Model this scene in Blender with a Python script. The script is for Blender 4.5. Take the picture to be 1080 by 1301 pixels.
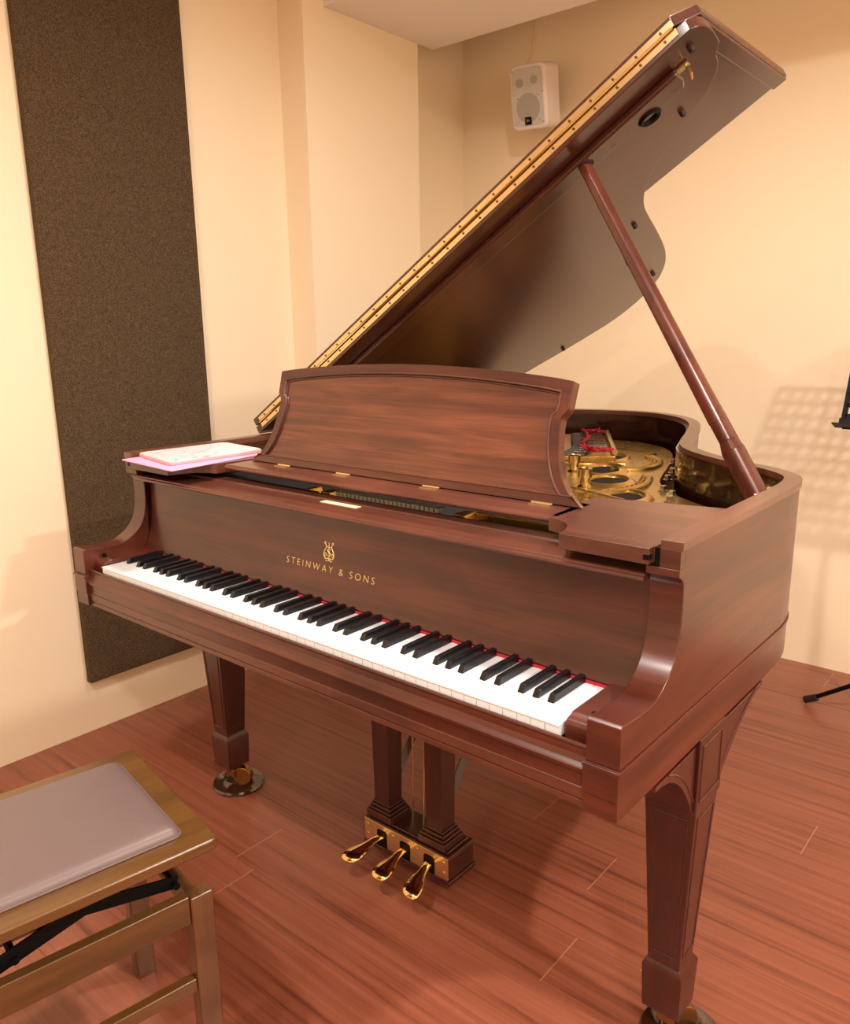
import bpy, bmesh, math, random
from math import sin, cos, pi, radians, atan2, sqrt
from mathutils import Vector, Matrix
random.seed(7)
for o in list(bpy.data.objects): bpy.data.objects.remove(o)
sc = bpy.context.scene
C = sc.collection

# ------------------------------------------------------------ camera
YAW, PIT, ROL, F, PPY = 0.7044, -0.2318, -0.0135, 1013.40, 659.61
fw = Vector((-sin(YAW)*cos(PIT), cos(YAW)*cos(PIT), sin(PIT)))
r0 = Vector((cos(YAW), sin(YAW), 0)); u0 = r0.cross(fw)
rr = r0*cos(ROL)+u0*sin(ROL); uu = -r0*sin(ROL)+u0*cos(ROL)
cd = bpy.data.cameras.new('camera'); cam = bpy.data.objects.new('camera', cd); C.objects.link(cam)
M = Matrix((rr, uu, -fw)).transposed().to_4x4(); M.translation = Vector((1.1148, -0.8526, 1.2585))
cam.matrix_world = M
cd.sensor_fit = 'HORIZONTAL'; cd.sensor_width = 36; cd.lens = F/1080*36
cd.shift_y = (PPY-650.5)/1080; cd.clip_start = 0.02
sc.camera = cam

# ------------------------------------------------------------ light and exposure
sc.view_settings.view_transform = 'Standard'; sc.view_settings.look = 'None'
sc.view_settings.gamma = 1; sc.view_settings.use_curve_mapping = False
sc.view_settings.exposure = 0.37
w = bpy.data.worlds.new('world'); sc.world = w; w.use_nodes = True
w.node_tree.nodes['Background'].inputs[0].default_value = (1.0, .93, .85, 1)
w.node_tree.nodes['Background'].inputs[1].default_value = 0.15
def downlight(x, y, z, power, size=.13, col=(1, .94, .87), spread=170):
    l = bpy.data.lights.new('downlight', 'AREA'); l.shape = 'DISK'; l.size = size; l.energy = power
    l.color = col; l.spread = radians(spread)
    o = bpy.data.objects.new('downlight', l); C.objects.link(o); o.location = (x, y, z)
    return o
ZL = 2.515
LIGHTS = [(2.15, 0.35, 50), (1.9, -1.3, 30), (0.1, -1.0, 22), (0.3, 0.6, 24), (0.6, -2.3, 16)]
for x, y, p_ in LIGHTS: downlight(x, y, ZL, p_)

# ------------------------------------------------------------ materials
def sr(r, g, b):
    f = lambda c: (c/255/12.92) if c/255 <= .04045 else ((c/255+.055)/1.055)**2.4
    return (f(r), f(g), f(b), 1)
def base(name, col, rough=.5, metal=0, coat=0, spec=.5, bump=None):
    m = bpy.data.materials.new(name); m.use_nodes = True; n = m.node_tree; b = n.nodes['Principled BSDF']
    b.inputs['Base Color'].default_value = col; b.inputs['Roughness'].default_value = rough
    b.inputs['Metallic'].default_value = metal; b.inputs['Coat Weight'].default_value = coat
    b.inputs['Coat Roughness'].default_value = .12; b.inputs['Specular IOR Level'].default_value = spec
    # a faint procedural variation on every material
    tc = n.nodes.new('ShaderNodeTexCoord'); no = n.nodes.new('ShaderNodeTexNoise')
    no.inputs['Scale'].default_value = bump[0] if bump else 40; no.inputs['Detail'].default_value = 4
    n.links.new(tc.outputs['Object'], no.inputs['Vector'])
    mr = n.nodes.new('ShaderNodeMapRange'); mr.inputs[3].default_value = max(0, rough-.03); mr.inputs[4].default_value = min(1, rough+.03)
    n.links.new(no.outputs['Fac'], mr.inputs[0]); n.links.new(mr.outputs[0], b.inputs['Roughness'])
    if bump:
        bp = n.nodes.new('ShaderNodeBump'); bp.inputs['Strength'].default_value = bump[1]; bp.inputs['Distance'].default_value = bump[2]
        n.links.new(no.outputs['Fac'], bp.inputs['Height']); n.links.new(bp.outputs['Normal'], b.inputs['Normal'])
    return m
def wood(name, dark, mid, light, scale=(1.2, 1.2, 45), rough=.3, coat=.4, coatr=.15, mott=(2.5, 2.5, 9), rot=(0, 0, 0), mamt=.5, rot2=None):
    m = bpy.data.materials.new(name); m.use_nodes = True; n = m.node_tree; L = n.links; b = n.nodes['Principled BSDF']
    tc = n.nodes.new('ShaderNodeTexCoord')
    def mp(s):
        k = n.nodes.new('ShaderNodeMapping'); k.vector_type = 'POINT'
        k.inputs['Rotation'].default_value = rot; k.inputs['Scale'].default_value = s
        L.new(tc.outputs['Object'], k.inputs['Vector']); return k
    def noise(s, sca, det, rgh=.55, dist=0):
        k = n.nodes.new('ShaderNodeTexNoise'); k.inputs['Scale'].default_value = sca; k.inputs['Detail'].default_value = det
        k.inputs['Roughness'].default_value = rgh; k.inputs['Distortion'].default_value = dist
        L.new(mp(s).outputs[0], k.inputs['Vector']); return k
    g = noise(scale, 1.0, 5, .65, .3)
    p = noise(tuple(c*6 for c in scale), 1.6, 3, .7)
    q = noise(mott, 1.0, 3, .5, 1.0)
    a1 = n.nodes.new('ShaderNodeMath'); a1.operation = 'MULTIPLY_ADD'; L.new(q.outputs['Fac'], a1.inputs[0]); a1.inputs[1].default_value = mamt
    a2 = n.nodes.new('ShaderNodeMath'); a2.operation = 'MULTIPLY_ADD'; L.new(p.outputs['Fac'], a2.inputs[0]); a2.inputs[1].default_value = .25
    a3 = n.nodes.new('ShaderNodeMath'); a3.operation = 'MULTIPLY'; L.new(g.outputs['Fac'], a3.inputs[0]); a3.inputs[1].default_value = .75-mamt*.5
    L.new(a3.outputs[0], a2.inputs[2]); L.new(a2.outputs[0], a1.inputs[2])
    r = n.nodes.new('ShaderNodeValToRGB'); e = r.color_ramp.elements
    e[0].position = .38; e[0].color = dark; e[1].position = .78; e[1].color = light
    k = e.new(.56); k.color = mid
    L.new(a1.outputs[0], r.inputs[0]); L.new(r.outputs[0], b.inputs['Base Color'])
    b.inputs['Roughness'].default_value = rough; b.inputs['Coat Weight'].default_value = coat; b.inputs['Coat Roughness'].default_value = coatr
    bp = n.nodes.new('ShaderNodeBump'); bp.inputs['Strength'].default_value = .12; bp.inputs['Distance'].default_value = .0006
    L.new(p.outputs['Fac'], bp.inputs['Height']); L.new(bp.outputs['Normal'], b.inputs['Normal'])
    return m
MD, MM, ML = sr(36, 13, 8), sr(64, 25, 15), sr(96, 44, 28)
W_case = wood('mahogany', MD, MM, ML, (1.0, 1.0, 38), .33, .3, .2)
W_fall = wood('mahogany_fallboard', sr(34, 12, 8), sr(58, 23, 15), sr(86, 39, 26), (.8, .8, 34), .33, .35, .16, (3, 3, 10))
W_desk = wood('mahogany_figured', sr(56, 26, 17), sr(84, 42, 28), sr(120, 66, 44), (1.2, 6, 80), .33, .3, .25, (4.0, 5, 36), mamt=.5)
W_top = wood('mahogany_top', sr(50, 23, 16), sr(76, 38, 27), sr(106, 59, 43), (1.0, 38, 6), .33, .35, .25)
W_rimtop = wood('mahogany_rim_top', sr(66, 36, 25), sr(88, 50, 36), sr(112, 69, 52), (14, 1.0, 10), .36, .5, .3)
W_leg = wood('mahogany_leg', sr(38, 13, 9), sr(56, 20, 14), sr(76, 30, 20), (38, 38, 1.0), .30, .4, .2, (6, 6, 2))
W_lid = wood('mahogany_lid', sr(46, 19, 13), sr(66, 31, 22), sr(88, 46, 33), (1.2, 26, 1.2), .26, .5, .18, (1.5, 5, 1.5))
W_stick = wood('mahogany_stick', sr(52, 21, 15), sr(80, 35, 26), sr(108, 52, 40), (20, 20, 2), .32, .4, .2)
W_bench = wood('walnut_bench', sr(56, 34, 10), sr(82, 52, 20), sr(106, 70, 32), (2, 30, 30), .28, .4, .2, (1, 5, 5))
W_bleg = wood('walnut_bench_leg', sr(56, 34, 14), sr(82, 50, 24), sr(106, 70, 38), (40, 40, 2), .3, .4, .2)
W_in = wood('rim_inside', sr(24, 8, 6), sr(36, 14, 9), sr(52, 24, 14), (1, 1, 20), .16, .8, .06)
SB = wood('spruce', sr(160, 104, 60), sr(190, 130, 80), sr(212, 156, 100), (40, 2, 2), .4, .2)
brass = base('brass', sr(228, 208, 160), .24, 1)
brassd = base('polished_brass', sr(228, 196, 130), .1, 1)
gold = base('gold_plate', sr(204, 168, 92), .28, .85)
goldleaf = base('gold_inlay', sr(225, 196, 130), .4, .4)
ivory = base('white_key', sr(224, 225, 228), .22, 0, .2)
ebony = base('black_key', sr(10, 10, 14), .3, 0, .1)
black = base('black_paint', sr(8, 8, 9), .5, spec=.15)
dark = base('dark_void', sr(10, 6, 5), .7)  # near-black colour painted in for the shade of hollows inside the piano
redfelt = base('red_felt', sr(176, 32, 48), .9, bump=(600, .6, .001))
greyfelt = base('grey_felt', sr(92, 86, 80), .9, bump=(600, .6, .001))
steel = base('steel', sr(190, 185, 180), .25, 1)
screwm = base('screw_bronze', sr(110, 84, 50), .3, 1)
castm = base('caster_bronze', sr(150, 116, 66), .25, 1)
rubber = base('rubber', sr(30, 18, 14), .6)
cupm = base('cup_brown', sr(52, 28, 14), .1, 0, 1)
white_pl = base('white_plastic', sr(226, 214, 208), .4)
grille = base('white_grille', sr(196, 190, 182), .6, bump=(900, .5, .001))
cream = base('cream_cable', sr(235, 210, 165), .5)
pinkm = base('pink_sheet', sr(226, 172, 208), .5)
pinkcase = base('pink_case', sr(226, 158, 156), .35)
leather = base('leather', sr(100, 82, 79), .42, 0, .0, bump=(700, .25, .0006))

def wallmat(name, col):
    m = base(name, col, .75, bump=(180, .12, .001)); return m
M_wall = wallmat('wall_cream', sr(240, 221, 190))
M_beam = wallmat('beam_white', sr(238, 228, 220))
M_ceil = wallmat('ceiling_white', sr(246, 240, 232))
# dark fabric of the panel
m = base('panel_fabric', sr(84, 68, 48), .95, spec=.2, bump=(420, .8, .002)); M_fab = m
n = m.node_tree; no = n.nodes.new('ShaderNodeTexNoise'); no.inputs['Scale'].default_value = 380; no.inputs['Detail'].default_value = 3
tc = [k for k in n.nodes if k.type == 'TEX_COORD'][0]; n.links.new(tc.outputs['Object'], no.inputs['Vector'])
r = n.nodes.new('ShaderNodeValToRGB'); r.color_ramp.elements[0].position = .35; r.color_ramp.elements[0].color = sr(56, 43, 30); r.color_ramp.elements[1].position = .7; r.color_ramp.elements[1].color = sr(104, 84, 60)
n.links.new(no.outputs['Fac'], r.inputs[0]); n.links.new(r.outputs[0], n.nodes['Principled BSDF'].inputs['Base Color'])
# tablet cover with faint printed drawing
m = base('tablet_cover', sr(244, 236, 240), .3, 0, .3); M_tab = m
n = m.node_tree; no = n.nodes.new('ShaderNodeTexVoronoi'); no.feature = 'DISTANCE_TO_EDGE'; no.inputs['Scale'].default_value = 22
tc = [k for k in n.nodes if k.type == 'TEX_COORD'][0]; n.links.new(tc.outputs['Object'], no.inputs['Vector'])
r = n.nodes.new('ShaderNodeValToRGB'); r.color_ramp.elements[0].position = 0; r.color_ramp.elements[0].color = sr(212, 170, 176); r.color_ramp.elements[1].position = .05; r.color_ramp.elements[1].color = sr(246, 238, 242)
n.links.new(no.outputs['Distance'], r.inputs[0])
n.links.new(r.outputs[0], n.nodes['Principled BSDF'].inputs['Base Color'])

# wood floor: planks along x, rows .1475 wide, staggered end joints
def floor_mat():
    m = bpy.data.materials.new('floor_planks'); m.use_nodes = True; n = m.node_tree; L = n.links; b = n.nodes['Principled BSDF']
    tc = n.nodes.new('ShaderNodeTexCoord'); sp = n.nodes.new('ShaderNodeSeparateXYZ'); L.new(tc.outputs['Object'], sp.inputs[0])
    def mt(op, a, b_=None, c=None):
        k = n.nodes.new('ShaderNodeMath'); k.operation = op
        for i, v in enumerate((a, b_, c)):
            if v is None: continue
            if isinstance(v, (int, float)): k.inputs[i].default_value = v
            else: L.new(v, k.inputs[i])
        return k.outputs[0]
    v = mt('DIVIDE', mt('ADD', sp.outputs['Y'], -.300+.1475*40), .1475)
    row = mt('FLOOR', v); rowr = mt('SUBTRACT', row, 40.0); fv = mt('FRACT', v)
    OFFS = mt('ADD', mt('ADD', mt('MULTIPLY', rowr, -.0859), mt('MULTIPLY', mt('MULTIPLY', rowr, rowr), .02847)), mt('MULTIPLY', mt('MULTIPLY', rowr, mt('MULTIPLY', mt('SUBTRACT', rowr, 2.0), mt('SUBTRACT', rowr, 5.0))), .05))
    uu_ = mt('DIVIDE', mt('ADD', mt('SUBTRACT', sp.outputs['X'], OFFS), -.418+1.8*400), 1.8)
    col = mt('FLOOR', uu_); fu = mt('FRACT', uu_)
    du = mt('MULTIPLY', mt('MINIMUM', fu, mt('SUBTRACT', 1, fu)), 1.8)
    dv = mt('MULTIPLY', mt('MINIMUM', fv, mt('SUBTRACT', 1, fv)), .1475)
    ju = mt('LESS_THAN', du, .0011); jv = mt('LESS_THAN', dv, .0007)
    cb = n.nodes.new('ShaderNodeCombineXYZ'); L.new(row, cb.inputs[0]); L.new(col, cb.inputs[1])
    wn = n.nodes.new('ShaderNodeTexWhiteNoise'); L.new(cb.outputs[0], wn.inputs['Vector'])
    # grain coordinates offset by plank
    va = n.nodes.new('ShaderNodeVectorMath'); va.operation = 'MULTIPLY_ADD'; L.new(wn.outputs['Color'], va.inputs[0]); va.inputs[1].default_value = (7, 7, 7); L.new(tc.outputs['Object'], va.inputs[2])
    def noise(s, det, rgh, dist=0):
        mp = n.nodes.new('ShaderNodeMapping'); mp.inputs['Scale'].default_value = s; L.new(va.outputs[0], mp.inputs['Vector'])
        k = n.nodes.new('ShaderNodeTexNoise'); k.inputs['Scale'].default_value = 1; k.inputs['Detail'].default_value = det; k.inputs['Roughness'].default_value = rgh; k.inputs['Distortion'].default_value = dist
        L.new(mp.outputs[0], k.inputs['Vector']); return k.outputs['Fac']
    g1 = noise((1.2, 62, 1), 3, .55, .25); g2 = noise((9, 260, 1), 3, .7)
    s = mt('ADD', mt('MULTIPLY', g1, .72), mt('MULTIPLY', g2, .28)); s = mt('ADD', s, mt('MULTIPLY', mt('SUBTRACT', wn.outputs['Value'], .5), .06))
    r = n.nodes.new('ShaderNodeValToRGB'); e = r.color_ramp.elements
    e[0].position = .34; e[0].color = sr(108, 56, 39); e[1].position = .66; e[1].color = sr(152, 88, 66); k = e.new(.45); k.color = sr(136, 75, 54)
    L.new(s, r.inputs[0])
    mx = n.nodes.new('ShaderNodeMix'); mx.data_type = 'RGBA'; L.new(ju, mx.inputs[0]); L.new(r.outputs[0], mx.inputs[6]); mx.inputs[7].default_value = sr(180, 122, 92)
    mx2 = n.nodes.new('ShaderNodeMix'); mx2.data_type = 'RGBA'; L.new(mt('MULTIPLY', jv, .45), mx2.inputs[0]); L.new(mx.outputs[2], mx2.inputs[6]); mx2.inputs[7].default_value = sr(90, 42, 26)
    L.new(mx2.outputs[2], b.inputs['Base Color'])
    b.inputs['Roughness'].default_value = .38; b.inputs['Coat Weight'].default_value = .15; b.inputs['Coat Roughness'].default_value = .3
    bp = n.nodes.new('ShaderNodeBump'); bp.inputs['Strength'].default_value = .15; bp.inputs['Distance'].default_value = .001
    L.new(g2, bp.inputs['Height']); L.new(bp.outputs['Normal'], b.inputs['Normal'])
    return m
M_floor = floor_mat()

# ------------------------------------------------------------ mesh helpers
def link(name, bm, mat, parent=None, bev=0, seg=2, smooth=True, ang=32):
    bmesh.ops.recalc_face_normals(bm, faces=bm.faces)
    me = bpy.data.meshes.new(name); bm.to_mesh(me); bm.free()
    if smooth:
        for p in me.polygons: p.use_smooth = True
        me.set_sharp_from_angle(angle=radians(ang))
    me.materials.append(mat)
    o = bpy.data.objects.new(name, me); C.objects.link(o)
    if parent: o.parent = parent
    if bev:
        b = o.modifiers.new('bevel', 'BEVEL'); b.width = bev; b.segments = seg; b.limit_method = 'ANGLE'; b.angle_limit = radians(ang); b.harden_normals = True
    return o
def B(bm, x0, x1, y0, y1, z0, z1, f=None):
    v = [bm.verts.new(f(x, y, z) if f else (x, y, z)) for x in (x0, x1) for y in (y0, y1) for z in (z0, z1)]
    for q in ((0, 1, 3, 2), (4, 6, 7, 5), (0, 4, 5, 1), (2, 3, 7, 6), (0, 2, 6, 4), (1, 5, 7, 3)): bm.faces.new([v[i] for i in q])
    return v
def prism(bm, poly, a, b, f):
    """poly = 2-D outline, extruded from a to b; f(u, v, w) -> xyz"""
    A = [bm.verts.new(f(u, v, a)) for u, v in poly]; Bv = [bm.verts.new(f(u, v, b)) for u, v in poly]
    n = len(poly)
    bm.faces.new(A); bm.faces.new(Bv[::-1])
    for i in range(n): bm.faces.new((A[i], A[(i+1) % n], Bv[(i+1) % n], Bv[i]))
XY = lambda u, v, w: (u, v, w)      # plan outline, extruded in z
YZ = lambda u, v, w: (w, u, v)      # side outline, extruded in x
XZ = lambda u, v, w: (u, w, v)
def bend(pts, n=6, closed=False):
    out = []; N = len(pts)
    rng = range(N if closed else N-1)
    for i in rng:
        p1, p2 = pts[i], pts[(i+1) % N]
        p0 = pts[(i-1) % N] if (closed or i > 0) else p1
        p3 = pts[(i+2) % N] if (closed or i < N-2) else p2
        for k in range(n):
            t = k/n
            out.append(tuple(.5*((2*b)+(-a+c)*t+(2*a-5*b+4*c-d)*t*t+(-a+3*b-3*c+d)*t**3) for a, b, c, d in zip(p0, p1, p2, p3)))
    if not closed: out.append(tuple(pts[-1]))
    return out
def offset(path, d):
    out = []
    for i, p in enumerate(path):
        a = path[max(0, i-1)]; b = path[min(len(path)-1, i+1)]
        t = Vector((b[0]-a[0], b[1]-a[1])).normalized()
        out.append((p[0]-t.y*d, p[1]+t.x*d))
    return out
def tube(bm, pts, rad, n=10, cap=True, flat=1.0):
    pts = [Vector(p) for p in pts]; rings = []
    rads = rad if isinstance(rad, (list, tuple)) else [rad]*len(pts)
    up = None
    for i, p in enumerate(pts):
        t = (pts[min(i+1, len(pts)-1)]-pts[max(i-1, 0)]).normalized()
        if up is None: up = Vector((0, 0, 1)) if abs(t.z) < .9 else Vector((1, 0, 0))
        s = t.cross(up).normalized(); up = s.cross(t).normalized()
        rings.append([bm.verts.new(p+s*cos(2*pi*k/n)*rads[i]+up*sin(2*pi*k/n)*rads[i]*flat) for k in range(n)])
    for a, b in zip(rings, rings[1:]):
        for k in range(n): bm.faces.new((a[k], a[(k+1) % n], b[(k+1) % n], b[k]))
    if cap: bm.faces.new(rings[0][::-1]); bm.faces.new(rings[-1])
def lathe(bm, prof, n=32, f=None, c=(0, 0, 0)):
    """prof = [(radius, z)]"""
    rings = []
    for r_, z in prof:
        if r_ < 1e-6: rings.append([bm.verts.new((f or (lambda x, y, z: (x, y, z)))(c[0], c[1], c[2]+z))])
        else: rings.append([bm.verts.new((f or (lambda x, y, z: (x, y, z)))(c[0]+r_*cos(2*pi*k/n), c[1]+r_*sin(2*pi*k/n), c[2]+z)) for k in range(n)])
    for a, b in zip(rings, rings[1:]):
        for k in range(n):
            q = [a[k % len(a)], a[(k+1) % len(a)], b[(k+1) % len(b)], b[k % len(b)]]
            u = []
            for v in q:
                if v not in u: u.append(v)
            if len(u) > 2: bm.faces.new(u)
def NB(): return bmesh.new()
def tag(o, label, cat, group=None, kind=None):
    o['label'] = label; o['category'] = cat
    if group: o['group'] = group
    if kind: o['kind'] = kind
    return o
def empty(name, loc=(0, 0, 0), rz=0):
    o = bpy.data.objects.new(name, None); C.objects.link(o); o.location = loc; o.rotation_euler = (0, 0, rz); o.empty_display_size = .1
    return o
def struct(name, bm, mat, label=None):
    o = link(name, bm, mat); o['kind'] = 'structure'
    if label: o['label'] = label
    return o
def curve_tube(pts, rad, **k):
    bm = NB(); tube(bm, pts, rad, **k); return bm

# ------------------------------------------------------------ the room
XL, YB, ZC, XR, YF = -1.265, 2.25, 2.56, 2.7, -3.0
bm = NB(); B(bm, XL-.1, XR+.1, YF-.1, YB+.1, -.06, 0); struct('floor', bm, M_floor)
bm = NB(); B(bm, XL-.1, XR+.1, YF-.1, YB+.1, ZC, ZC+.06); struct('ceiling', bm, M_ceil)
bm = NB(); B(bm, XL-.1, XL, YF-.1, YB+.1, 0, ZC); struct('wall_left', bm, M_wall)
bm = NB(); B(bm, XL, XR, YB, YB+.1, 0, ZC); struct('wall_back', bm, M_wall)
bm = NB(); B(bm, XR, XR+.1, YF-.1, YB+.1, 0, ZC); struct('wall_right', bm, M_wall)
bm = NB(); B(bm, XL, XR, YF-.1, YF, 0, ZC); struct('wall_front', bm, M_wall)
bm = NB(); B(bm, XL, -1.137, 1.192, 1.79, 0, ZC); struct('wall_column', bm, M_wall)
bm = NB(); B(bm, -1.137, XR, 1.288, 1.884, 2.354, ZC)
o = struct('ceiling_beam', bm, M_beam)

# ------------------------------------------------------------ fabric panel on the left wall
pn = empty('acoustic_panel', (-1.25, .516, .173))
bm = NB(); B(bm, -.014, .012, -.262, .262, 0, 2.3); link('fabric_face', bm, M_fab, pn, .004)
bm = NB(); B(bm, -.0145, -.010, -.25, .25, .01, 2.29); link('backing', bm, black, pn)
tag(pn, 'tall dark brown fabric acoustic panel hung on the left wall behind the keyboard end', 'wall panel')

# ------------------------------------------------------------ the piano
P = empty('grand_piano')
tag(P, 'mahogany grand piano with raised lid and open keyboard standing on the wood floor', 'piano')
outer_pts = [(.709, .155), (.709, .30), (.709, .46), (.709, .60), (.707, .675), (.694, .745), (.662, .795), (.61, .838), (.547, .873), (.49, .91), (.435, .955), (.385, 1.01),
 (.345, 1.08), (.316, 1.16), (.286, 1.254), (.24, 1.391), (.199, 1.495), (.152, 1.582), (.09, 1.66), (.006, 1.722), (-.07, 1.750), (-.15, 1.756), (-.23, 1.74), (-.332, 1.708), (-.45, 1.664), (-.58, 1.614), (-.69, 1.57), (-.709, 1.54), (-.709, 1.3), (-.709, .7), (-.709, .155)]
OUT = bend(outer_pts, 5)
INN = offset(OUT, .032)
def ring(bm, out, inn, z0, z1):
    prism(bm, out+inn[::-1], z0, z1, XY)
ROUT = [(x, max(y, .1722)) for x, y in OUT]; RINN = offset(OUT, .032); RINN = [(x, max(y, .1722)) for x, y in RINN]
bm = NB(); ring(bm, ROUT, RINN, .709, .9655)
for s in (1, -1): B(bm, s*.6795, s*.709, .155, .1722, .939, .9655)
link('rim', bm, W_case, P, .0012)
bm = NB(); ring(bm, offset(OUT, -.003), offset(OUT, .029), .9655, .978); link('rim_cap', bm, W_rimtop, P, .004, 3)
bm = NB(); LOW = [(.709, -.001)]+OUT+[(-.709, -.001)]; ring(bm, offset(LOW, .0005), offset(LOW, .05), .6345, .702); ring(bm, offset(LOW, -.0025), offset(LOW, .05), .701, .7085); link('lower_rim', bm, W_case, P, .003, 3)
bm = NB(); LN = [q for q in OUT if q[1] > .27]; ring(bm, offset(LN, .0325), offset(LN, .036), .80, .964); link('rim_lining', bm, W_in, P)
# key bed and body bottom
bm = NB(); B(bm, -.70, .70, .012, .44, .633, .664); link('key_bed', bm, W_case, P, .002)
bm = NB(); B(bm, -.704, .704, .006, .03, .6335, .6445); B(bm, -.704, .704, .0045, .03, .6455, .6640); link('front_rail', bm, W_top, P, .002)
# arms
armp = [(0, .7085), (0, .767)] + bend([(.004, .771), (.055, .7655), (.099, .768), (.134, .785), (.158, .812), (.168, .846), (.171, .88), (.170, .912), (.164, .922), (.154, .928)], 5) + [(.154, .939), (.1748, .939), (.1748, .7085)]
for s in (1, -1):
    bm = NB(); a, b = (.660, .709) if s > 0 else (-.709, -.660)
    prism(bm, armp, a, b, YZ); link('arm', bm, W_case, P, .0015)
    # lower block and the bead line around the arm
    bm = NB(); B(bm, s*.6575, s*.7095, -.0035, -.0005, .664, .702); B(bm, s*.6575, s*.7115, -.0055, -.0005, .702, .7085); link('arm_block', bm, W_case, P, .002)
    # solid black box put in for the shaded gap at the side shelf's end
    bm = NB(); B(bm, s*.66, s*.684, .157, .30, .940, .9655); link('lock_gap_shade', bm, black, P)
    # key block
    bm = NB(); prism(bm, [(.026, .66), (.026, .736), (.030, .742), (.040, .7435), (.044, .747), (.16, .747), (.16, .66)], s*.6135, s*.6595, YZ); link('key_block', bm, W_case, P, .002)
    bm = NB(); tube(bm, [(s*.648, .045, .745), (s*.648, .045, .755)], .0045, 14); link('block_screw', bm, black, P, .001)
# key slip
slip = [(.006, .664), (.005, .685), (.0015, .6875), (.0010, .692), (.003, .6945), (.0075, .698), (.0105, .706), (.0110, .716), (.0095, .719), (.0105, .7218), (.0145, .722), (.0155, .718), (.0155, .664)]
bm = NB(); prism(bm, slip, -.6595, .6595, YZ); link('key_slip', bm, W_case, P, .0004, ang=16)
# fallboard
fb = [(.158, .743), (.161, .750), (.168, .766), (.1755, .788), (.181, .815), (.1845, .85), (.1858, .885), (.186, .918)]
prof = bend(fb, 4) + [(.205, .918), (.205, .743)]
bm = NB(); prism(bm, prof, -.656, .656, YZ); FB = link('fallboard', bm, W_fall, P, 0)
bm = NB(); prism(bm, [(.1555, .9135), (.1525, .915), (.151, .9175), (.1515, .920), (.1535, .9215), (.1545, .922), (.1555, .9245), (.158, .926), (.164, .9265), (.222, .927), (.222, .9135)], -.668, .659, YZ); link('fallboard_rail', bm, W_top, P, 0, ang=18)
bm = NB(); prism(bm, [(.222, .916), (.222, .9275), (.2235, .9275), (.2235, .929), (.225, .931), (.256, .931), (.258, .916)], -.655, .655, YZ); link('front_rail_cap', bm, W_top, P, .001)
bm = NB(); B(bm, -.612, .612, -0+.158, .1645, .7345, .7400); link('key_felt', bm, redfelt, P)

def fbs(z):
    for (y0, z0), (y1, z1) in zip(prof, prof[1:]):
        if z0 <= z <= z1: return y0+(y1-y0)*(z-z0)/(z1-z0+1e-9)
    return .186
# lettering and emblem on the fallboard
def text_mesh(body, h, space):
    cu = bpy.data.curves.new('lettering', 'FONT'); cu.body = body; cu.size = h; cu.space_character = space; cu.extrude = .0002; cu.align_x = 'CENTER'; cu.offset = -.00035
    o = bpy.data.objects.new('t', cu); C.objects.link(o)
    dg = bpy.context.evaluated_depsgraph_get(); dg.update()
    me = bpy.data.meshes.new_from_object(o.evaluated_get(dg)); bpy.data.objects.remove(o)
    return me
def place_text(name, body, width, height, cx, fx, mat, parent, space=1.5):
    me = text_mesh(body, .02, space); me.name = name
    xs = [v.co.x for v in me.vertices]; ys = [v.co.y for v in me.vertices]
    sx = width/(max(xs)-min(xs)); sy = height/(max(ys)-min(ys)); mx = (max(xs)+min(xs))/2; my = min(ys)
    for v in me.vertices: v.co = Vector(fx((v.co.x-mx)*sx+cx, (v.co.y-my)*sy, v.co.z))
    me.materials.clear(); me.materials.append(mat)
    o = bpy.data.objects.new(name, me); C.objects.link(o); o.parent = parent
    return o
place_text('lettering', 'STEINWAY & SONS', .252, .0128, -.014, lambda x, y, z: (x, fbs(.7945+y)-.0004-z, .7945+y), goldleaf, P)
bm = NB(); ex, ez, ey = -.0155, .8185, .1842
def eb(pts, r_=.0007, n=6): tube(bm, [(ex+x, fbs(ez+z)-.0004, ez+z) for x, z in bend(pts, 5)], r_, n)
for s in (-1, 1):
    eb([(s*.002, .004), (s*.010, .003), (s*.0145, .010), (s*.0125, .018), (s*.008, .025), (s*.009, .031), (s*.013, .034)], .0011)
    eb([(s*.013, .034), (s*.0105, .0365), (s*.0085, .034)], .0007)
    eb([(s*.010, .006), (s*.0125, .011), (s*.0095, .014), (s*.007, .011), (s*.009, .009)], .0008)
    eb([(s*.001, .001), (s*.006, -.002), (s*.009, -.001)], .0009)
eb([(-.008, .028), (0, .026), (.008, .028)], .0008); eb([(0, .026), (0, .036)], .0008); eb([(0, -.001), (0, .006)], .0012)
eb([(.004, .021), (0, .023), (-.004, .020), (0, .016), (.004, .012), (0, .008), (-.004, .010)], .0009)
for x_ in (-.0015, .0015): eb([(x_, .026), (x_, .006)], .0003)
link('lyre_emblem', bm, goldleaf, P)

# keys
wk = 1.2215/52
bm = NB()
prism(bm, [(.0175, .7165), (.0175, .732), (.0158, .7325), (.0158, .7342), (.0172, .7352), (.164, .7352), (.164, .7165)], -wk/2+.00045, wk/2-.00045, YZ)
wkey = link('white_key', bm, ivory, P, .0005)
bm = NB()
v = [(-.0058, .066, .7353), (.0058, .066, .7353), (.0058, .166, .7353), (-.0058, .166, .7353), (-.0046, .0725, .7475), (.0046, .0725, .7475), (.0048, .166, .7475), (-.0048, .166, .7475)]
V = [bm.verts.new(q) for q in v]
for q in ((0, 3, 2, 1), (4, 5, 6, 7), (0, 1, 5, 4), (1, 2, 6, 5), (2, 3, 7, 6), (3, 0, 4, 7)): bm.faces.new([V[i] for i in q])
bkey = link('black_key', bm, ebony, P, .0011, 3)
letters = 'ABCDEFG'; off = {'C': -.0017, 'D': .0017, 'F': -.0022, 'G': 0, 'A': .0022}
first_w = first_b = True
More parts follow.
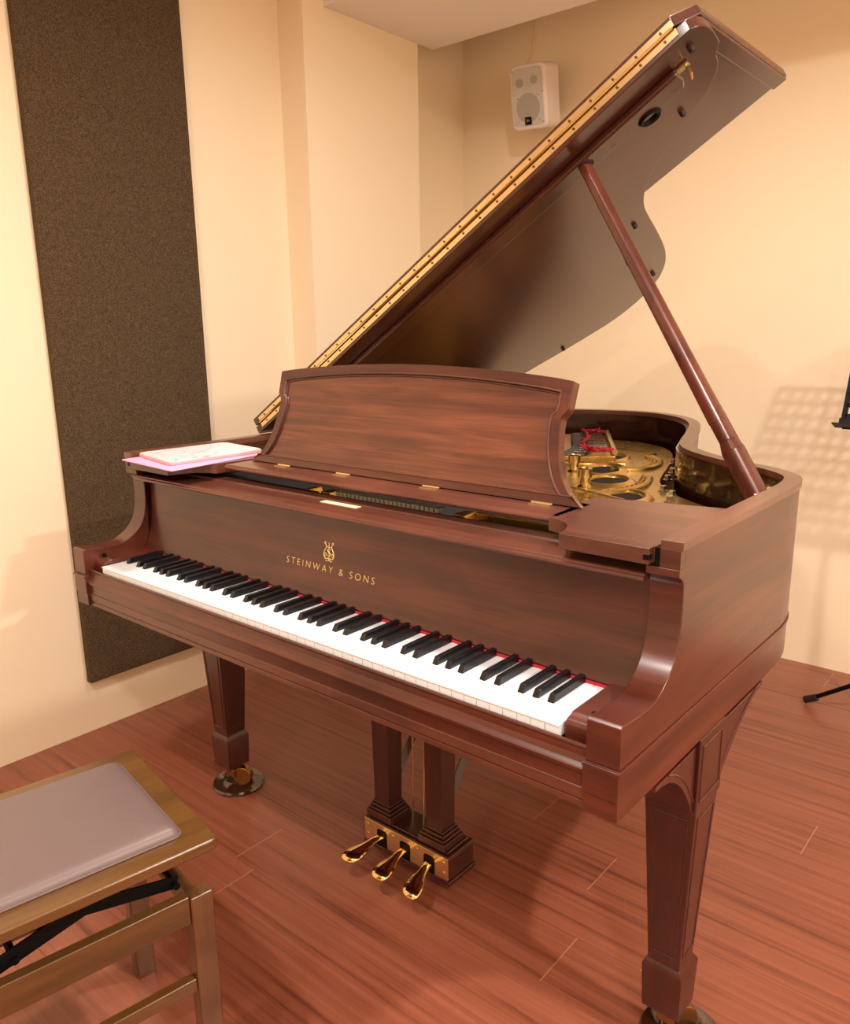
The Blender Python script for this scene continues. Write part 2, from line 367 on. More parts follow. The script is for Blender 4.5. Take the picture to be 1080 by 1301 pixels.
for i in range(52):
    x = -.611+wk*(i+.5)
    if first_w: o = wkey; first_w = False
    else: o = wkey.copy(); C.objects.link(o)
    o.location.x = x
    Lk = letters[i % 7]
    if Lk in off and i < 51:
        if first_b: o = bkey; first_b = False
        else: o = bkey.copy(); C.objects.link(o)
        o.location.x = x+wk/2+off[Lk]

# side shelves
rb = [(.529, .14), (.670, .14), (.670, .157), (.672, .157), (.678, .452), (.443, .405), (.447, .36), (.455, .31), (.458, .25), (.461, .222)] + bend([(.461, .222), (.485, .214), (.508, .198), (.522, .172), (.529, .14)], 4)[1:-1]
for s in (1, -1):
    bm = NB(); pl = rb if s > 0 else [(-x+.031 if x < .6 else -x, y) for x, y in rb]
    prism(bm, pl, .9435, .9665, XY); SS = link('side_shelf', bm, W_top, P, .0015)
    bm = NB(); B(bm, s*.662, s*.6705, .1392, .15, .950, .9575); link('latch_notch', bm, black, SS)
# music shelf (tray) and hinges
bm = NB(); prism(bm, bend([(.236, .9535), (.2285, .9565), (.2275, .962), (.233, .9665)], 3) + [(.345, .9665), (.345, .9535)], -.405, .470, YZ); link('music_shelf', bm, W_top, P, .001)
for x in (-.275, -.085, .155, .402):
    bm = NB(); B(bm, x-.021, x+.021, .285, .297, .9665, .9685); tube(bm, [(x-.021, .297, .9685), (x+.021, .297, .9685)], .0025, 8); link('hinge', bm, brass, P)
# music desk: leaning panel with shaped sides
CX = .038
half = bend([(.436, 0.0), (.420, .010), (.402, .028), (.387, .052), (.376, .085), (.370, .120), (.3685, .142), (.371, .152), (.379, .162), (.3805, .19), (.3815, .212)], 4)
arc = [(x, .213+.022*(1-(x/.3815)**2)) for x in [(.3815-.3815*2*k/24) for k in range(1, 24)]]
dsk = half + arc + [(-x, t) for x, t in half[::-1]]
T = Vector((0, .06, .203)).normalized(); N_ = Vector((1, 0, 0)).cross(T)    # N_ points to the player
def desk(u, t, w): q = Vector((CX+u, .306, .9672))+T*t+N_*w; return tuple(q)
bm = NB(); prism(bm, dsk, -.018, 0, desk)
DK = link('music_desk', bm, W_desk, P, .0012)
def clean(pl):
    o_ = []
    for q in pl:
        if not o_ or (abs(q[0]-o_[-1][0])+abs(q[1]-o_[-1][1])) > 1e-4: o_.append(q)
    return o_
bm = NB()
# raised frame as quads between outline and inset
A = [bm.verts.new(desk(x, t, .0)) for x, t in dsk]; A2 = [bm.verts.new(desk(x, t, .005)) for x, t in dsk]
def inset(d):
    h_ = [(x-d, max(.016, min(t, .212-d))) for x, t in half]
    a2 = [(x*(.3815-d)/.3815, t-d) for x, t in arc]
    return h_+a2+[(-x, t) for x, t in h_[::-1]]
insf = inset(.019); insg = inset(.0225)
B2 = [bm.verts.new(desk(x, t, .005)) for x, t in insf]; B1 = [bm.verts.new(desk(x, t, .0003)) for x, t in insg]
nn = len(dsk)
for i in range(nn):
    j = (i+1) % nn
    for a_, b_ in ((A, A2), (A2, B2), (B2, B1)):
        try: bm.faces.new((a_[i], a_[j], b_[j], b_[i]))
        except ValueError: pass
link('desk_frame', bm, W_case, DK, .0)
bm = NB(); tube(bm, [desk(x, t, .0055) for x, t in clean(insf)]+[desk(*insf[0], .0055)], .0016, 6, cap=False); link('desk_line_bead', bm, W_top, DK)  # paler bead added to draw the highlight along the frame's inner edge
bm = NB(); tube(bm, [desk(x, t, .001) for x, t in clean(insg)]+[desk(*insg[0], .001)], .0022, 6, cap=False); link('desk_line_bead', bm, W_leg, DK)  # darker bead added to draw the dark line beside that highlight

# iron plate, soundboard and fittings
inner = [q for q in offset(OUT, .034) if q[1] > .45]
bm = NB(); prism(bm, inner, .80, .815, XY); link('soundboard', bm, SB, P)
plo = [q for q in offset(OUT, .07) if q[1] > .5]
plo = [(max(-.63, x), y) for x, y in plo]
bm = NB(); prism(bm, plo, .868, .880, XY); PL = link('iron_plate', bm, gold, P, .004, 3)
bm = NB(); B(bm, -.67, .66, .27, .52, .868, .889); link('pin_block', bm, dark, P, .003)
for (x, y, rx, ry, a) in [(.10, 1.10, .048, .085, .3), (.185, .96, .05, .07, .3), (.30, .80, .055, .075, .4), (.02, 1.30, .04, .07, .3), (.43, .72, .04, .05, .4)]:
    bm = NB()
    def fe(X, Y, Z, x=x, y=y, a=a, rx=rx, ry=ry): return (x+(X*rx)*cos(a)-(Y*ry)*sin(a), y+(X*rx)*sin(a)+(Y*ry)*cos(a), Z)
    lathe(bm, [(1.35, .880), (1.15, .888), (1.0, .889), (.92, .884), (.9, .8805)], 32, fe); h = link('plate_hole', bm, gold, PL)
    bm = NB(); lathe(bm, [(.9, .8812), (0, .8812)], 32, fe); link('hole_shade', bm, dark, h)  # flat dark disc laid on the plate as the shade of a hole
for x, y in [(.035, 1.05), (.165, .875)]:
    bm = NB(); lathe(bm, [(.020, 0), (.012, .006), (.0115, .022), (.017, .024), (.017, .045), (.013, .047), (.012, .042), (0, .042)], 20, None, (x, y, .88)); link('nose_bolt', bm, brass, PL)
for x, y in [(.343, .93), (.405, .825), (.293, 1.07), (.262, 1.17), (.10, 1.41), (-.05, 1.52), (.385, .885), (.20, 1.32)]:
    bm = NB(); lathe(bm, [(.013, 0), (.013, .003), (.008, .004), (.008, .014), (0, .0145)], 6, None, (x, y, .88)); link('plate_screw', bm, steel, PL)
for pts in ([(.24, .78), (.275, .86), (.285, .95), (.25, 1.06)], [(.13, 1.12), (.185, 1.2), (.17, 1.30), (.11, 1.38)], [(.03, .86), (.2, .80), (.33, .75)], [(-.1, 1.15), (.02, 1.16), (.1, 1.22)]):
    bm = NB(); q = bend(pts, 8)
    tube(bm, [(x, y, .882) for x, y in q], .009, 10)
    for k, (x, y) in enumerate(q):
        if k % 2 == 0: lathe(bm, [(.006, 0), (.007, .006), (0, .010)], 8, None, (x-.018, y, .880))
    link('cast_ornament', bm, gold, PL)
# bass string section with red felt
bm = NB(); prism(bm, [(-.34, 1.10), (-.02, 1.165), (.065, 1.235), (-.17, 1.62), (-.42, 1.56)], .878, .902, XY); link('bass_frame', bm, gold, PL, .004)
bm = NB(); prism(bm, [(-.33, 1.12), (-.05, 1.185), (-.19, 1.585), (-.41, 1.545)], .902, .904, XY); link('spruce_panel', bm, SB, PL)
bm = NB(); tube(bm, [(x, y, .906) for x, y in bend([(-.06, 1.17), (-.09, 1.28), (-.17, 1.42), (-.25, 1.56)], 6)], .017, 8, flat=.4); tube(bm, [(x, y, .906) for x, y in bend([(-.02, 1.18), (-.05, 1.29), (-.13, 1.43), (-.215, 1.58)], 6)], .012, 8, flat=.5); link('bass_bridge', bm, greyfelt, PL)
bm = NB(); tube(bm, [(.060, 1.235, .912), (-.165, 1.615, .916)], .008, 8); link('hitch_bar', bm, brass, PL)
for k in range(12):
    t = k/11; x, y = .045-.22*t, 1.225+.375*t
    bm = NB(); tube(bm, [(x-.10, y-.03, .908), (x, y, .915)], .0022, 6); link('bass_string', bm, steel, PL)
bm = NB()
for a_, b_ in (((-.0, 1.19), (.05, 1.235)), ((-.235, 1.57), (-.17, 1.60)), ((-.03, 1.21), (-.20, 1.56))):
    q = [(a_[0]+(b_[0]-a_[0])*k/14+random.uniform(-.008, .008), a_[1]+(b_[1]-a_[1])*k/14+random.uniform(-.008, .008), .919+random.uniform(-.003, .004)) for k in range(15)]
    tube(bm, q, .0055, 6)
for k in range(12): 
    x, y = random.choice([(.03, 1.2), (.0, 1.2), (-.2, 1.59), (-.22, 1.56)]); tube(bm, [(x, y, .915), (x+random.uniform(-.04, .04), y-random.uniform(.0, .04), .92+random.uniform(0, .02))], .003, 5)
link('red_felt_strip', bm, redfelt, PL)
# parts seen through the gap below the music shelf
for k in range(24):
    x = -.085+.268*k/23
    bm = NB(); tube(bm, [(x, .300, .890), (x, .290, .926)], .004, 8); B(bm, x-.0042, x+.0042, .276, .300, .925, .933); link('damper_screw', bm, grille, P)
for k in range(14):
    x = .255+.18*k/13
    bm = NB(); tube(bm, [(x, .285+.006*(k % 2), .886), (x, .285+.006*(k % 2), .903)], .0028, 8); link('tuning_pin', bm, steel, P)
for x0, x1 in ((.212, .238), (-.15, -.125), (-.20, -.19)):
    bm = NB(); prism(bm, [(x0-.02, .889), (x1+.012, .889), (x1, .925), (x0, .925)], .29, .33, XZ); link('plate_strut', bm, gold, P, .002)
bm = NB(); B(bm, .24, .46, .325, .335, .889, .925); link('plate_flange', bm, gold, P, .002)
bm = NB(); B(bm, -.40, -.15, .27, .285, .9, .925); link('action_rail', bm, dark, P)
bm = NB(); B(bm, -.40, -.21, .30, .308, .900, .9145); link('action_felt', bm, cream, P, .001)
bm = NB(); B(bm, -.06, .04, .205, .221, .927, .9282); link('paper_strip', bm, cream, P)
bm = NB(); B(bm, -.66, .66, .206, .27, .75, .88); link('action_shadow_board', bm, dark, P)  # dark board added as the shade inside the case behind the fallboard

# lid
TH = radians(32.2); X0, Z0 = -.709, .985
def lid(s, y, w): return (X0+s*cos(TH)-w*sin(TH), y, Z0+s*sin(TH)+w*cos(TH))
lo = [(x+.709+.006*(1 if x > 0 else 0), y+.004*(1 if y > 1 else 0)) for x, y in OUT if y > .70]
lp = [(0, .578), (1.405, .578)] + bend([(1.427, .580), (1.441, .598), (1.444, .637), (1.436, .688)], 4) + lo[1:] 
lp = [q for q in lp if not (q[0] < .001 and q[1] > .7)] + [(0, 1.55)]
bm = NB(); prism(bm, lp, 0, .021, lid); LD = link('lid', bm, W_lid, P, .003, 3)
bm = NB(); prism(bm, [(-.012, .578), (0, .578), (0, .70), (-.012, .70)], .0, .021, lid); link('lid_edge_block', bm, W_lid, LD)
fl = [(-.012, .578), (1.41, .578), (1.447, .612), (1.447, 1.082), (-.012, 1.082)]
bm = NB(); prism(bm, fl, .025, .046, lid); FLP = link('lid_flap', bm, W_lid, P, .003, 3)
bm = NB(); prism(bm, [(1.412, .60), (1.444, .614), (1.444, 1.079), (1.412, 1.079)], .0185, .026, lid); link('edge_lip', bm, W_lid, FLP, .003, 3)
for w0, w1, nm in ((.008, .0205, 'lower_leaf'), (.0255, .038, 'upper_leaf')):
    bm = NB(); prism(bm, [(.015, .5765), (1.408, .5765), (1.408, .5795), (.015, .5795)], w0, w1, lid)
    HL = link('brass_hinge', bm, brass, LD if w0 < .02 else FLP)
    for k in range(27):
        s = .045+k*.0515; c = Vector(lid(s, .5762, (w0+w1)/2)); bm = NB(); tube(bm, [c, c+Vector((0, -.0012, 0))], .0024, 10); link('hinge_screw', bm, screwm, HL)
    HL['label'] = 'brass piano hinge leaf'
bm = NB(); tube(bm, [lid(.015, .574, .023), lid(1.405, .574, .023)], .0028, 8); link('hinge_barrel', bm, brassd, LD)
# batten with hook, prop cup and bumpers under the lid
bm = NB(); prism(bm, [(.04, .640), (1.362, .640), (1.362, .672), (1.35, .702), (.04, .702)], -.016, .001, lid); BT = link('lid_batten', bm, W_lid, LD, .006, 3)
bm = NB(); a_ = Vector(lid(1.372, .655, -.004)); prism(bm, [(1.360, .648), (1.384, .648), (1.384, .664), (1.360, .664)], -.006, -.002, lid); tube(bm, [lid(1.378, .656, -.004), lid(1.378, .656, -.022), lid(1.372, .668, -.026)], .0035, 8); link('lid_hook', bm, brass, LD)
def ldisc(name, s, y, r_, h, mat, prof=None):
    bm = NB(); lathe(bm, prof or [(0, 0), (r_, 0), (r_, -h*.7), (r_*.7, -h), (0, -h)], 24, lambda X, Y, Z: lid(s+X, y+Y, Z)); return link(name, bm, mat, LD)
ldisc('prop_cup', 1.273, .695, .021, .014, black, [(.022, 0), (.024, -.017), (.020, -.021), (.014, -.019), (.011, -.012), (0, -.012)])
for s, y in [(1.404, .626), (1.299, .808), (.995, 1.146), (.824, 1.58), (.389, 1.675), (.856, 1.357)]: ldisc('lid_bumper', s, y, .0062, .010, rubber)
for s in (1.335, 1.192, 1.046, .90, .75): 
    bm = NB(); lathe(bm, [(0, -.0165), (.0045, -.0165), (.0045, -.0160), (0, -.0160)], 12, lambda X, Y, Z: lid(s+X, .684+Y, Z)); link('batten_screw', bm, W_lid, LD)
ldisc('prop_socket', 1.135, .668, .015, .02, rubber, [(.015, -.014), (.015, -.0175), (0, -.0175)])
# side hinges of the lid along the spine
for y in (.85, 1.35):
    bm = NB(); tube(bm, [(-.712, y-.04, .984), (-.712, y+.04, .984)], .006, 10); link('spine_hinge', bm, brass, P)
# prop stick
a_ = Vector((.652, .648, .945)); b_ = Vector((.252, .666, .985+1.135*sin(TH)-.008)); d_ = (b_-a_); Ls = d_.length; d_.normalize()
sx = Vector((.22, .97, 0)); sx = (sx-d_*sx.dot(d_)).normalized(); sy = d_.cross(sx)
def stk(u, v, w): return tuple(a_+d_*w+sx*u+sy*v)
def octo(bm, hw, hh, w0, w1, cu=0, cv=0, hw2=None, hh2=None):
    hw2 = hw2 or hw; hh2 = hh2 or hh; n = 16
    def ringp(hw, hh, w): return [bm.verts.new(stk(cu+hw*abs(cos(t))**.5*(1 if cos(t) > 0 else -1), cv+hh*abs(sin(t))**.5*(1 if sin(t) > 0 else -1), w)) for t in [2*pi*(k+.5)/n for k in range(n)]]
    r1 = ringp(hw, hh, w0); r2 = ringp(hw2, hh2, w1)
    for k in range(n): bm.faces.new((r1[k], r1[(k+1) % n], r2[(k+1) % n], r2[k]))
    bm.faces.new(r1[::-1]); bm.faces.new(r2)
bm = NB(); octo(bm, .0175, .0135, .165, Ls, 0, 0, .0125, .0105); PR = link('prop_stick', bm, W_stick, P, .001)
bm = NB(); octo(bm, .021, .017, 0, .105); octo(bm, .021, .017, .105, .125, 0, 0, .016, .0125); octo(bm, .016, .0125, .125, .166, 0, 0, .0165, .013); link('stick_base', bm, W_stick, PR, .001)
bm = NB(); octo(bm, .008, .012, .03, .26, .0205, .002, .004, .008); link('short_prop', bm, W_stick, PR, .001)
bm = NB(); tube(bm, [stk(-.016, 0, .155), stk(.022, 0, .155)], .0025, 8); link('pivot_pin', bm, brass, PR)
bm = NB(); B(bm, .648, .680, .622, .705, .925, .962); link('prop_bracket', bm, brass, P, .002)

# legs
def leg(x, y, front=True, casterang=0.6, top=.622):
    sh = []
    bm = NB()
    def fr(bm, zs, ky=1.0):   # stacked square sections (half width, z)
        rings = [[bm.verts.new((x+sx_*h, y+sy_*h*ky, z)) for sx_, sy_ in ((-1, -1), (1, -1), (1, 1), (-1, 1))] for h, z in zs]
        for a, b in zip(rings, rings[1:]):
            for k in range(4): bm.faces.new((a[k], a[(k+1) % 4], b[(k+1) % 4], b[k]))
        bm.faces.new(rings[0][::-1]); bm.faces.new(rings[-1])
    fr(bm, [(.028, .17), (.0435, .502)], 1.06); fr(bm, [(.0440, .500), (.0455, .506), (.0455, top)], 1.14)
    Lg = link('leg', bm, W_leg, P, .002)
    # raised fields on the four faces
    bm = NB()
    for k in range(4):
        ca, sa = cos(k*pi/2), sin(k*pi/2)
        def pf(u, d, z):
            ky = 1.14 if z > .5 else 1.06
            return (x+ca*d-sa*u, y+(sa*d+ca*u)*ky, z)
        for (za, zb, ha, hb) in ((.205, .485, .0297, .0427), (.522, .618, .0455, .0455)):
            wa, wb = ha-.009, hb-.011
            q = [(-wa, ha, za), (wa, ha, za), (wb, hb, zb), (-wb, hb, zb)]
            # thin sunken-line frame: four slim bars
            for (p0, p1) in ((0, 1), (1, 2), (2, 3), (3, 0)):
                u0, d0, z0 = q[p0]; u1, d1, z1 = q[p1]
                tube(bm, [pf(u0, d0, z0), pf(u1, d1, z1)], .0016, 6)
    link('panel_moulding', bm, W_leg, Lg)
    bm = NB(); fr(bm, [(.0335, .083), (.0365, .170), (.029, .184), (.0275, .186)]); link('ferrule', bm, W_leg, Lg, .0012)
    bm = NB()
    cxx, cyy = x+.03*cos(casterang), y+.03*sin(casterang)
    tube(bm, [(x, y, .085), (x, y, .06)], .016, 16); B(bm, x-.014, x+.02, y-.012, y+.02, .045, .07)
    cst = link('caster', bm, castm, Lg, .003)
    bm = NB(); dx, dy = -sin(casterang)*.012, cos(casterang)*.012
    tube(bm, [(cxx-dx, cyy-dy, .047), (cxx+dx, cyy+dy, .047)], .027 if front else .027, 24); link('wheel', bm, castm, Lg, .003)
    return Lg
RL = leg(.6645, .33, True, .9, .634); LL = leg(-.622, .338, True, .55, .634); TL = leg(-.25, 1.50)
# arched brackets beside the front legs
for x0, x1, yc in ((.624, .7045, .33), (-.671, -.60, .338)):
    for s, Lb, H in ((-1, .15, .118), (1, .205, .115)):
        pts = [(s*.052, 0.0), (s*(.052+Lb), 0.0)] + [(s*(.052+Lb*cos(t)**1.0), -H+(H-.004)*(1-(1-sin(pi/2-t))**1)*0+(H)*(1-cos(0)) ) for t in []]
        arcp = [(s*(.052+Lb*(1-k/14)), -.006-(H-.006)*((k/14)**2.4)) for k in range(15)] if s < 0 else [(s*(.052+Lb*(1-k/14)), -.004-(H-.004)*((k/14)**1.7)) for k in range(15)]
        poly = [(s*.052+yc, .622), (s*(.052+Lb)+yc, .622)] + [(u+yc, .620+h_) for u, h_ in arcp]
        bm = NB(); prism(bm, poly, x0, x1, YZ); BK = link('leg_bracket', bm, W_leg, P, .0015)
        bm = NB(); tube(bm, [(x1+.0004, u+yc, .632+h_*.9) for u, h_ in arcp[4 if s < 0 else 2:]], .0016, 6); link('bracket_moulding', bm, W_case, BK)

# lyre with pedals
xl0, xl1, yl0, yl1 = -.128, .133, .366, .462
bm = NB(); B(bm, xl0, xl1, yl0+.004, yl1, .045, .098); B(bm, xl0-.004, xl1+.004, yl0-.001, yl1+.004, .034, .045)
LY = link('pedal_lyre', bm, W_leg, P, .002)
bm = NB(); B(bm, xl0-.001, xl1+.001, yl0+.002, yl1+.001, .098, .106); B(bm, xl0+.008, xl1-.008, yl0+.010, yl1-.008, .106, .112); link('lyre_moulding', bm, W_leg, LY, .003, 3)
for xc in (-.083, .080):
    bm = NB(); yc = .405
    for h, z0, z1 in ((.040, .112, .130), (.036, .130, .137), (.032, .137, .146), (.028, .146, .152)): B(bm, xc-h, xc+h, yc-h*.9, yc+h*.9, z0, z1)
    link('post_base', bm, W_leg, LY, .002)
    bm = NB(); r1 = [(xc+a*.0235, yc+b*.0235, .15) for a, b in ((-1, -1), (1, -1), (1, 1), (-1, 1))]; r2 = [(xc+a*.029, yc+b*.029, .634) for a, b in ((-1, -1), (1, -1), (1, 1), (-1, 1))]
    V = [bm.verts.new(q) for q in r1+r2]
    for q in ((3, 2, 1, 0), (4, 5, 6, 7), (0, 1, 5, 4), (1, 2, 6, 5), (2, 3, 7, 6), (3, 0, 4, 7)): bm.faces.new([V[i] for i in q])
    link('lyre_post', bm, W_leg, LY, .002)
    bm = NB(); k_ = Vector((xc, .43, .19)); e_ = Vector((xc+.01, .74, .625)); 
    q = [k_, e_]; tube(bm, q, .012, 4); link('lyre_brace', bm, W_leg, LY)
for dx in (-.035, .0, .035):
    bm = NB(); tube(bm, [(dx, .44, .10), (dx, .45, .63)], .0028, 8); link('pedal_rod', bm, brass, LY)
bm = NB(); prism(bm, [(xl0+.001, .047), (xl1-.001, .047), (xl1-.001, .104), (xl0+.001, .104)], yl0-.0005, yl0+.0035, XZ); BP = link('brass_plate', bm, brass, LY, .0008)
PX = (-.070, .004, .078)
for x in (-.117, -.035, .040, .120):
    for z in ((.064, .090) if abs(x) > .1 else (.090,)):
        bm = NB(); tube(bm, [(x, yl0, z), (x, yl0-.0018, z)], .0035, 12); link('plate_screw', bm, brassd, LY)
for x in PX:
    bm = NB(); prism(bm, [(x-.016, .047), (x+.016, .047), (x+.016, .086), (x+.011, .091), (x-.011, .091), (x-.016, .086)], yl0-.0012, yl0+.002, XZ); link('pedal_slot', bm, black, LY)
    # pedal: neck then teardrop foot, turned down at the tip
    path = [(.370, .074, .0095, .006), (.352, .074, .0098, .006), (.336, .073, .0105, .006), (.322, .070, .013, .006), (.308, .067, .0185, .007), (.294, .065, .023, .0075), (.280, .063, .0245, .0075), (.270, .060, .022, .007), (.263, .057, .015, .006), (.260, .055, .005, .003)]
    fan = {-.070: -.022, .004: .004, .078: .026}[x]
    bm = NB(); rings = []; n_ = 16
    for y, z, a, b in path:
        rings.append([bm.verts.new((x+fan*(.37-y)/.11+a*cos(2*pi*k/n_), y, z+b*sin(2*pi*k/n_))) for k in range(n_)])
    for p_, q_ in zip(rings, rings[1:]):
        for k in range(n_): bm.faces.new((p_[k], p_[(k+1) % n_], q_[(k+1) % n_], q_[k]))
    bm.faces.new(rings[0][::-1]); bm.faces.new(rings[-1])
    link('pedal', bm, brassd, LY)

# ------------------------------------------------------------ caster cups
for (x, y, lab) in ((-.634, .363, 'glossy brown round caster cup under the piano leg nearest the left wall'), (.684, .355, 'glossy brown round caster cup under the right front piano leg')):
    bm = NB(); lathe(bm, [(0, 0), (.072, 0), (.0735, .006), (.070, .012), (.050, .017), (.040, .024), (.036, .024), (.032, .018), (0, .018)], 48, None, (x, y, 0))
    tag(link('caster_cup', bm, cupm), lab, 'caster cup', 'caster cups under the front legs')

# ------------------------------------------------------------ pink folder and tablet on the left shelf
def plate(name, quad, z0, z1, mat, rad, bev, parent=None, cen=None):
    qs = [Vector((*q, 0)) for q in quad]; poly = []
    for i in range(4):
        p0, p1, p2 = qs[i-1], qs[i], qs[(i+1) % 4]
        a = (p0-p1).normalized()*rad; b = (p2-p1).normalized()*rad
        for k in range(7):
            t = k/6; poly.append(tuple((p1+a*(1-t)**2+b*t**2)[:2]))
    bm = NB(); prism(bm, poly, z0, z1, XY); return link(name, bm, mat, parent, bev, 3)
fo = plate('folder', [(-.662, .120), (-.418, .099), (-.455, .395), (-.672, .415)], .9668, .9690, pinkm, .004, .0006)
tag(fo, 'thin pink document folder lying flat on the left piano shelf beneath the tablet', 'folder')
tb = empty('tablet', (-.57, .26, .9692))
q = [(-.676, .170), (-.473, .131), (-.468, .395), (-.660, .417)]
q = [(x+.57, y-.26) for x, y in q]
plate('tablet_case', q, 0, .0075, pinkcase, .02, .002, tb)
q2 = [(x*.985, y*.985) for x, y in q]
plate('cover', q2, .0075, .0088, M_tab, .02, .0005, tb)
bm = NB(); tube(bm, [(-.01, -.111, .004), (-.01, -.1125, .004)], .0016, 8); 
tag(tb, 'tablet in a pink case with pale printed cover, lying on the pink folder', 'tablet')
bm.free()

# ------------------------------------------------------------ piano bench
ang = radians(80.2)
BN = empty('piano_bench', (.130, -.213, 0), ang)
tag(BN, 'height-adjustable brown wooden piano bench with a mauve-beige leather seat', 'bench')
SX = .57
bm = NB(); prism(bm, (lambda r_: [(x, y) for cx, cy, a0 in ((-r_, .371-r_, 0), (-SX+r_, .371-r_, pi/2), (-SX+r_, r_, pi), (-r_, r_, 3*pi/2)) for x, y in [(cx+r_*cos(a0+k*pi/12), cy+r_*sin(a0+k*pi/12)) for k in range(7)]])(.012), .4555, .4755, XY); link('seat_frame', bm, W_bench, BN, .004, 3)
def rr2(x0, x1, y0, y1, r_, n=6):
    o_ = []
    for cx, cy, a0 in ((x1-r_, y1-r_, 0), (x0+r_, y1-r_, pi/2), (x0+r_, y0+r_, pi), (x1-r_, y0+r_, 3*pi/2)):
        for k in range(n+1): o_.append((cx+r_*cos(a0+k*pi/2/n), cy+r_*sin(a0+k*pi/2/n)))
    return o_
bm = NB(); rings = []
for d, z in ((0, .4755), (.001, .480), (.005, .4865), (.012, .4905), (.022, .4925), (.040, .4945), (.065, .496), (.095, .497), (.125, .4975), (.140, .4977)):
    rings.append([bm.verts.new((x, y, z)) for x, y in rr2(-SX+.045+d, -.042-d, .042+d, .331-d, max(.0015, .014-d*.4))])
for a_, b_ in zip(rings, rings[1:]):
    for k in range(len(a_)): bm.faces.new((a_[k], a_[(k+1) % len(a_)], b_[(k+1) % len(a_)], b_[k]))
bm.faces.new(rings[-1])
CU = link('seat_cushion', bm, leather, BN, ang=85)
bm = NB(); tube(bm, [(x, y, .477) for x, y in (lambda q: q+[q[0]])(rr2(-SX+.0445, -.0415, .0415, .3315, .014))], .0018, 6, cap=False); link('welt', bm, leather, CU)
def bleg(X, Y):
    bm = NB(); B(bm, X, X+.038, Y, Y+.030, 0, .380); return link('leg', bm, W_bleg, BN, .003)
for X in (-.051, -SX+.013):
    for Y in (.010, .331): bleg(X, Y)
for Y in (.014, .335):
    bm = NB(); B(bm, -SX+.05, -.051, Y, Y+.020, .331, .383); link('side_rail', bm, W_bench, BN, .003)
    bm = NB(); B(bm, -SX+.05, -.051, Y, Y+.018, .203, .228); link('stretcher', bm, W_bench, BN, .0025)
for X in (-.046, -SX+.02):
    bm = NB(); B(bm, X, X+.018, .040, .331, .331, .372); link('end_rail', bm, W_bench, BN, .003)
bm = NB()
for X in (-SX+.06, -.10): B(bm, X, X+.03, .06, .31, .437, .4555)
link('under_batten', bm, W_bench, BN, .002)
def bar(bm, a, b, wd, th):
    a = Vector(a); b = Vector(b); t = (b-a).normalized(); s = Vector((0, 1, 0)); u = t.cross(s)
    V = [bm.verts.new(c+s*i*th/2+u*j*wd/2) for c in (a, b) for i, j in ((-1, -1), (1, -1), (1, 1), (-1, 1))]
    for q in ((3, 2, 1, 0), (4, 5, 6, 7), (0, 1, 5, 4), (1, 2, 6, 5), (2, 3, 7, 6), (3, 0, 4, 7)): bm.faces.new([V[i] for i in q])
for Y in (.052, .318):
    bm = NB(); bar(bm, (-.055, Y, .391), (-.36, Y, .446), .022, .004)
    link('scissor_arm', bm, black, BN, .001); bm = NB(); bar(bm, (-.36, Y-.006, .382), (-.09, Y-.006, .452), .026, .004)
    link('scissor_arm', bm, black, BN, .001); bm = NB(); bar(bm, (-.40, Y, .446), (-.53, Y, .39), .018, .004)
    link('scissor_arm', bm, black, BN, .001)
for X in (-.30, -.06):
    bm = NB(); tube(bm, [(X, .04, .391), (X, .33, .391)], .006, 10); link('lift_rod', bm, black, BN)

# ------------------------------------------------------------ wall speaker
SP = empty('wall_speaker', (-.790, 2.09, 2.160)); SP.rotation_euler = (radians(13), radians(2), radians(4))
tag(SP, 'small white wall-mounted loudspeaker with round grille cones and a black badge', 'speaker')
SW, SH, SD = .080, .116, .13
def rrect(hw, hh, r_, n=6):
    o_ = []
    for cx, cz, a0 in ((hw-r_, hh-r_, 0), (-hw+r_, hh-r_, pi/2), (-hw+r_, -hh+r_, pi), (hw-r_, -hh+r_, 3*pi/2)):
        for k in range(n+1): o_.append((cx+r_*cos(a0+k*pi/2/n), cz+r_*sin(a0+k*pi/2/n)))
    return o_
bm = NB(); prism(bm, rrect(SW, SH, .028), -.045, .075, XZ); link('cabinet', bm, white_pl, SP, .012, 4)
bm = NB(); prism(bm, rrect(SW-.012, SH-.012, .024), -.0465, -.044, XZ); G_ = link('front_grille', bm, grille, SP, .001)
def fd(name, x, z, r_, mat, d=.0475):
    bm = NB(); lathe(bm, [(r_, 0), (r_*.96, .0015), (0, .003)], 32, lambda X, Y, Z: (x+X, -d-Z, z+Y)); return link(name, bm, mat, G_)
coneM = base('speaker_cone', sr(168, 160, 150), .7, bump=(900, .5, .001))
fd('woofer', 0, -.038, .053, coneM, .0465); fd('tweeter', -.034, .052, .016, coneM, .0465); fd('tweeter', .030, .058, .015, coneM, .0465)
for x, z in ((-.064, .092), (.058, .095), (-.064, .014), (.064, .014), (-.064, -.092), (.064, -.092), (-.044, -.002), (.047, .003), (-.044, -.083), (.047, -.083)): fd('grille_screw', x, z, .0035, steel, .0465)
bm = NB(); prism(bm, [(-.015, -.098), (.013, -.098), (.013, -.070), (-.015, -.070)], -.0515, -.0465, XZ); BG = link('badge', bm, black, G_)
place_text('badge_lettering', 'JBL', .016, .010, -.001, lambda x, y, z: (x, -.0517-z, -.089+y), goldleaf, BG, 1.0)
bm = NB(); B(bm, -.03, .03, .07, .135, -.04, .04); link('wall_bracket', bm, white_pl, SP, .004)
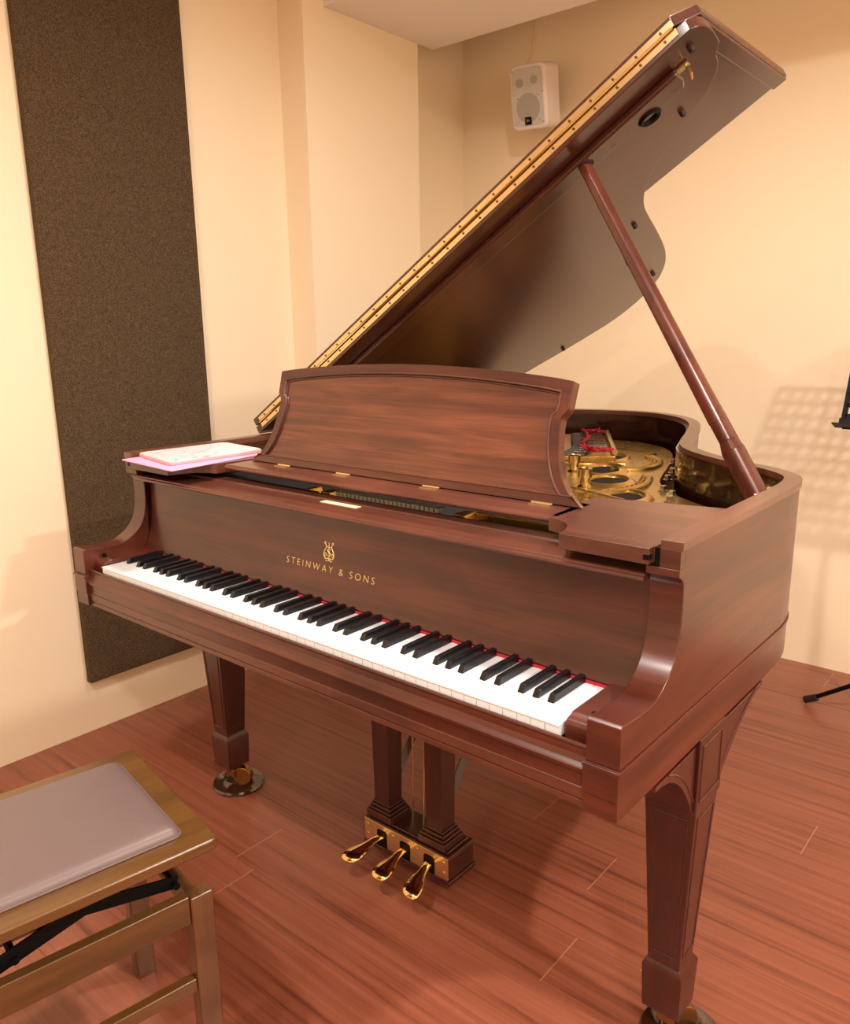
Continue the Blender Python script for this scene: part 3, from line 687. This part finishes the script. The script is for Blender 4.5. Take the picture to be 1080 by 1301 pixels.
bm = curve_tube(bend([(-.885, 2.235, 2.56), (-.883, 2.243, 2.48), (-.893, 2.243, 2.40), (-.89, 2.20, 2.33), (-.86, 2.14, 2.29)], 6), .0035, n=8)
tag(link('speaker_cable', bm, cream), 'thin cream cable running from the ceiling down to the wall speaker', 'cable')

# ------------------------------------------------------------ music stand at the right edge
MS = empty('music_stand', (.765, 1.86, 0))
tag(MS, 'black perforated music stand on a tripod standing at the right beside the back wall', 'music stand')
def tri(a): return (cos(a), sin(a))
for a_ in (radians(173), radians(293), radians(53)):
    cx, cy = tri(a_); bm = NB(); tube(bm, [(cx*.02, cy*.02, .21), (cx*.268, cy*.268, .030)], .0075, 10); lg = link('leg', bm, black, MS)
    bm = NB(); tube(bm, [(cx*.255, cy*.255, .036), (cx*.295, cy*.295, .014)], .0125, 12); link('rubber_foot', bm, rubber, lg, .002)
bm = NB(); tube(bm, [(0, 0, .10), (0, 0, .60)], .012, 14); tube(bm, [(0, 0, .58), (0, 0, 1.06)], .008, 12); link('pole', bm, black, MS)
# desk: perforated sheet leaning back (facing the room) + tray lip
DT = Vector((0, .34, .94)).normalized(); DN = Vector((0, -.94, .34)); O = Vector((0, -.035, .957))
def ds(u, v, w): return tuple(O+Vector((1, 0, 0))*u+DT*v+DN*w)
bm = NB(); NU, NV = 13, 10; Wd, Hd = .50, .34
for i in range(NU+1):
    u = -Wd/2+Wd*i/NU; B(bm, 0, 1, 0, 1, 0, 1, lambda a, b, c: ds(u-.008+.016*a, Hd*b, .0015*c))
for j in range(NV+1):
    v_ = Hd*j/NV; B(bm, 0, 1, 0, 1, 0, 1, lambda a, b, c: ds(-Wd/2+Wd*a, v_-.007+.014*b, .0015*c))
link('desk', bm, black, MS)
bm = NB(); B(bm, 0, 1, 0, 1, 0, 1, lambda a, b, c: ds(-Wd/2-.02+(Wd+.04)*a, -.004+.003*b, .055*c)); B(bm, 0, 1, 0, 1, 0, 1, lambda a, b, c: ds(-Wd/2+Wd*a, -.004+.018*b, .053+.003*c)); link('tray', bm, black, MS)
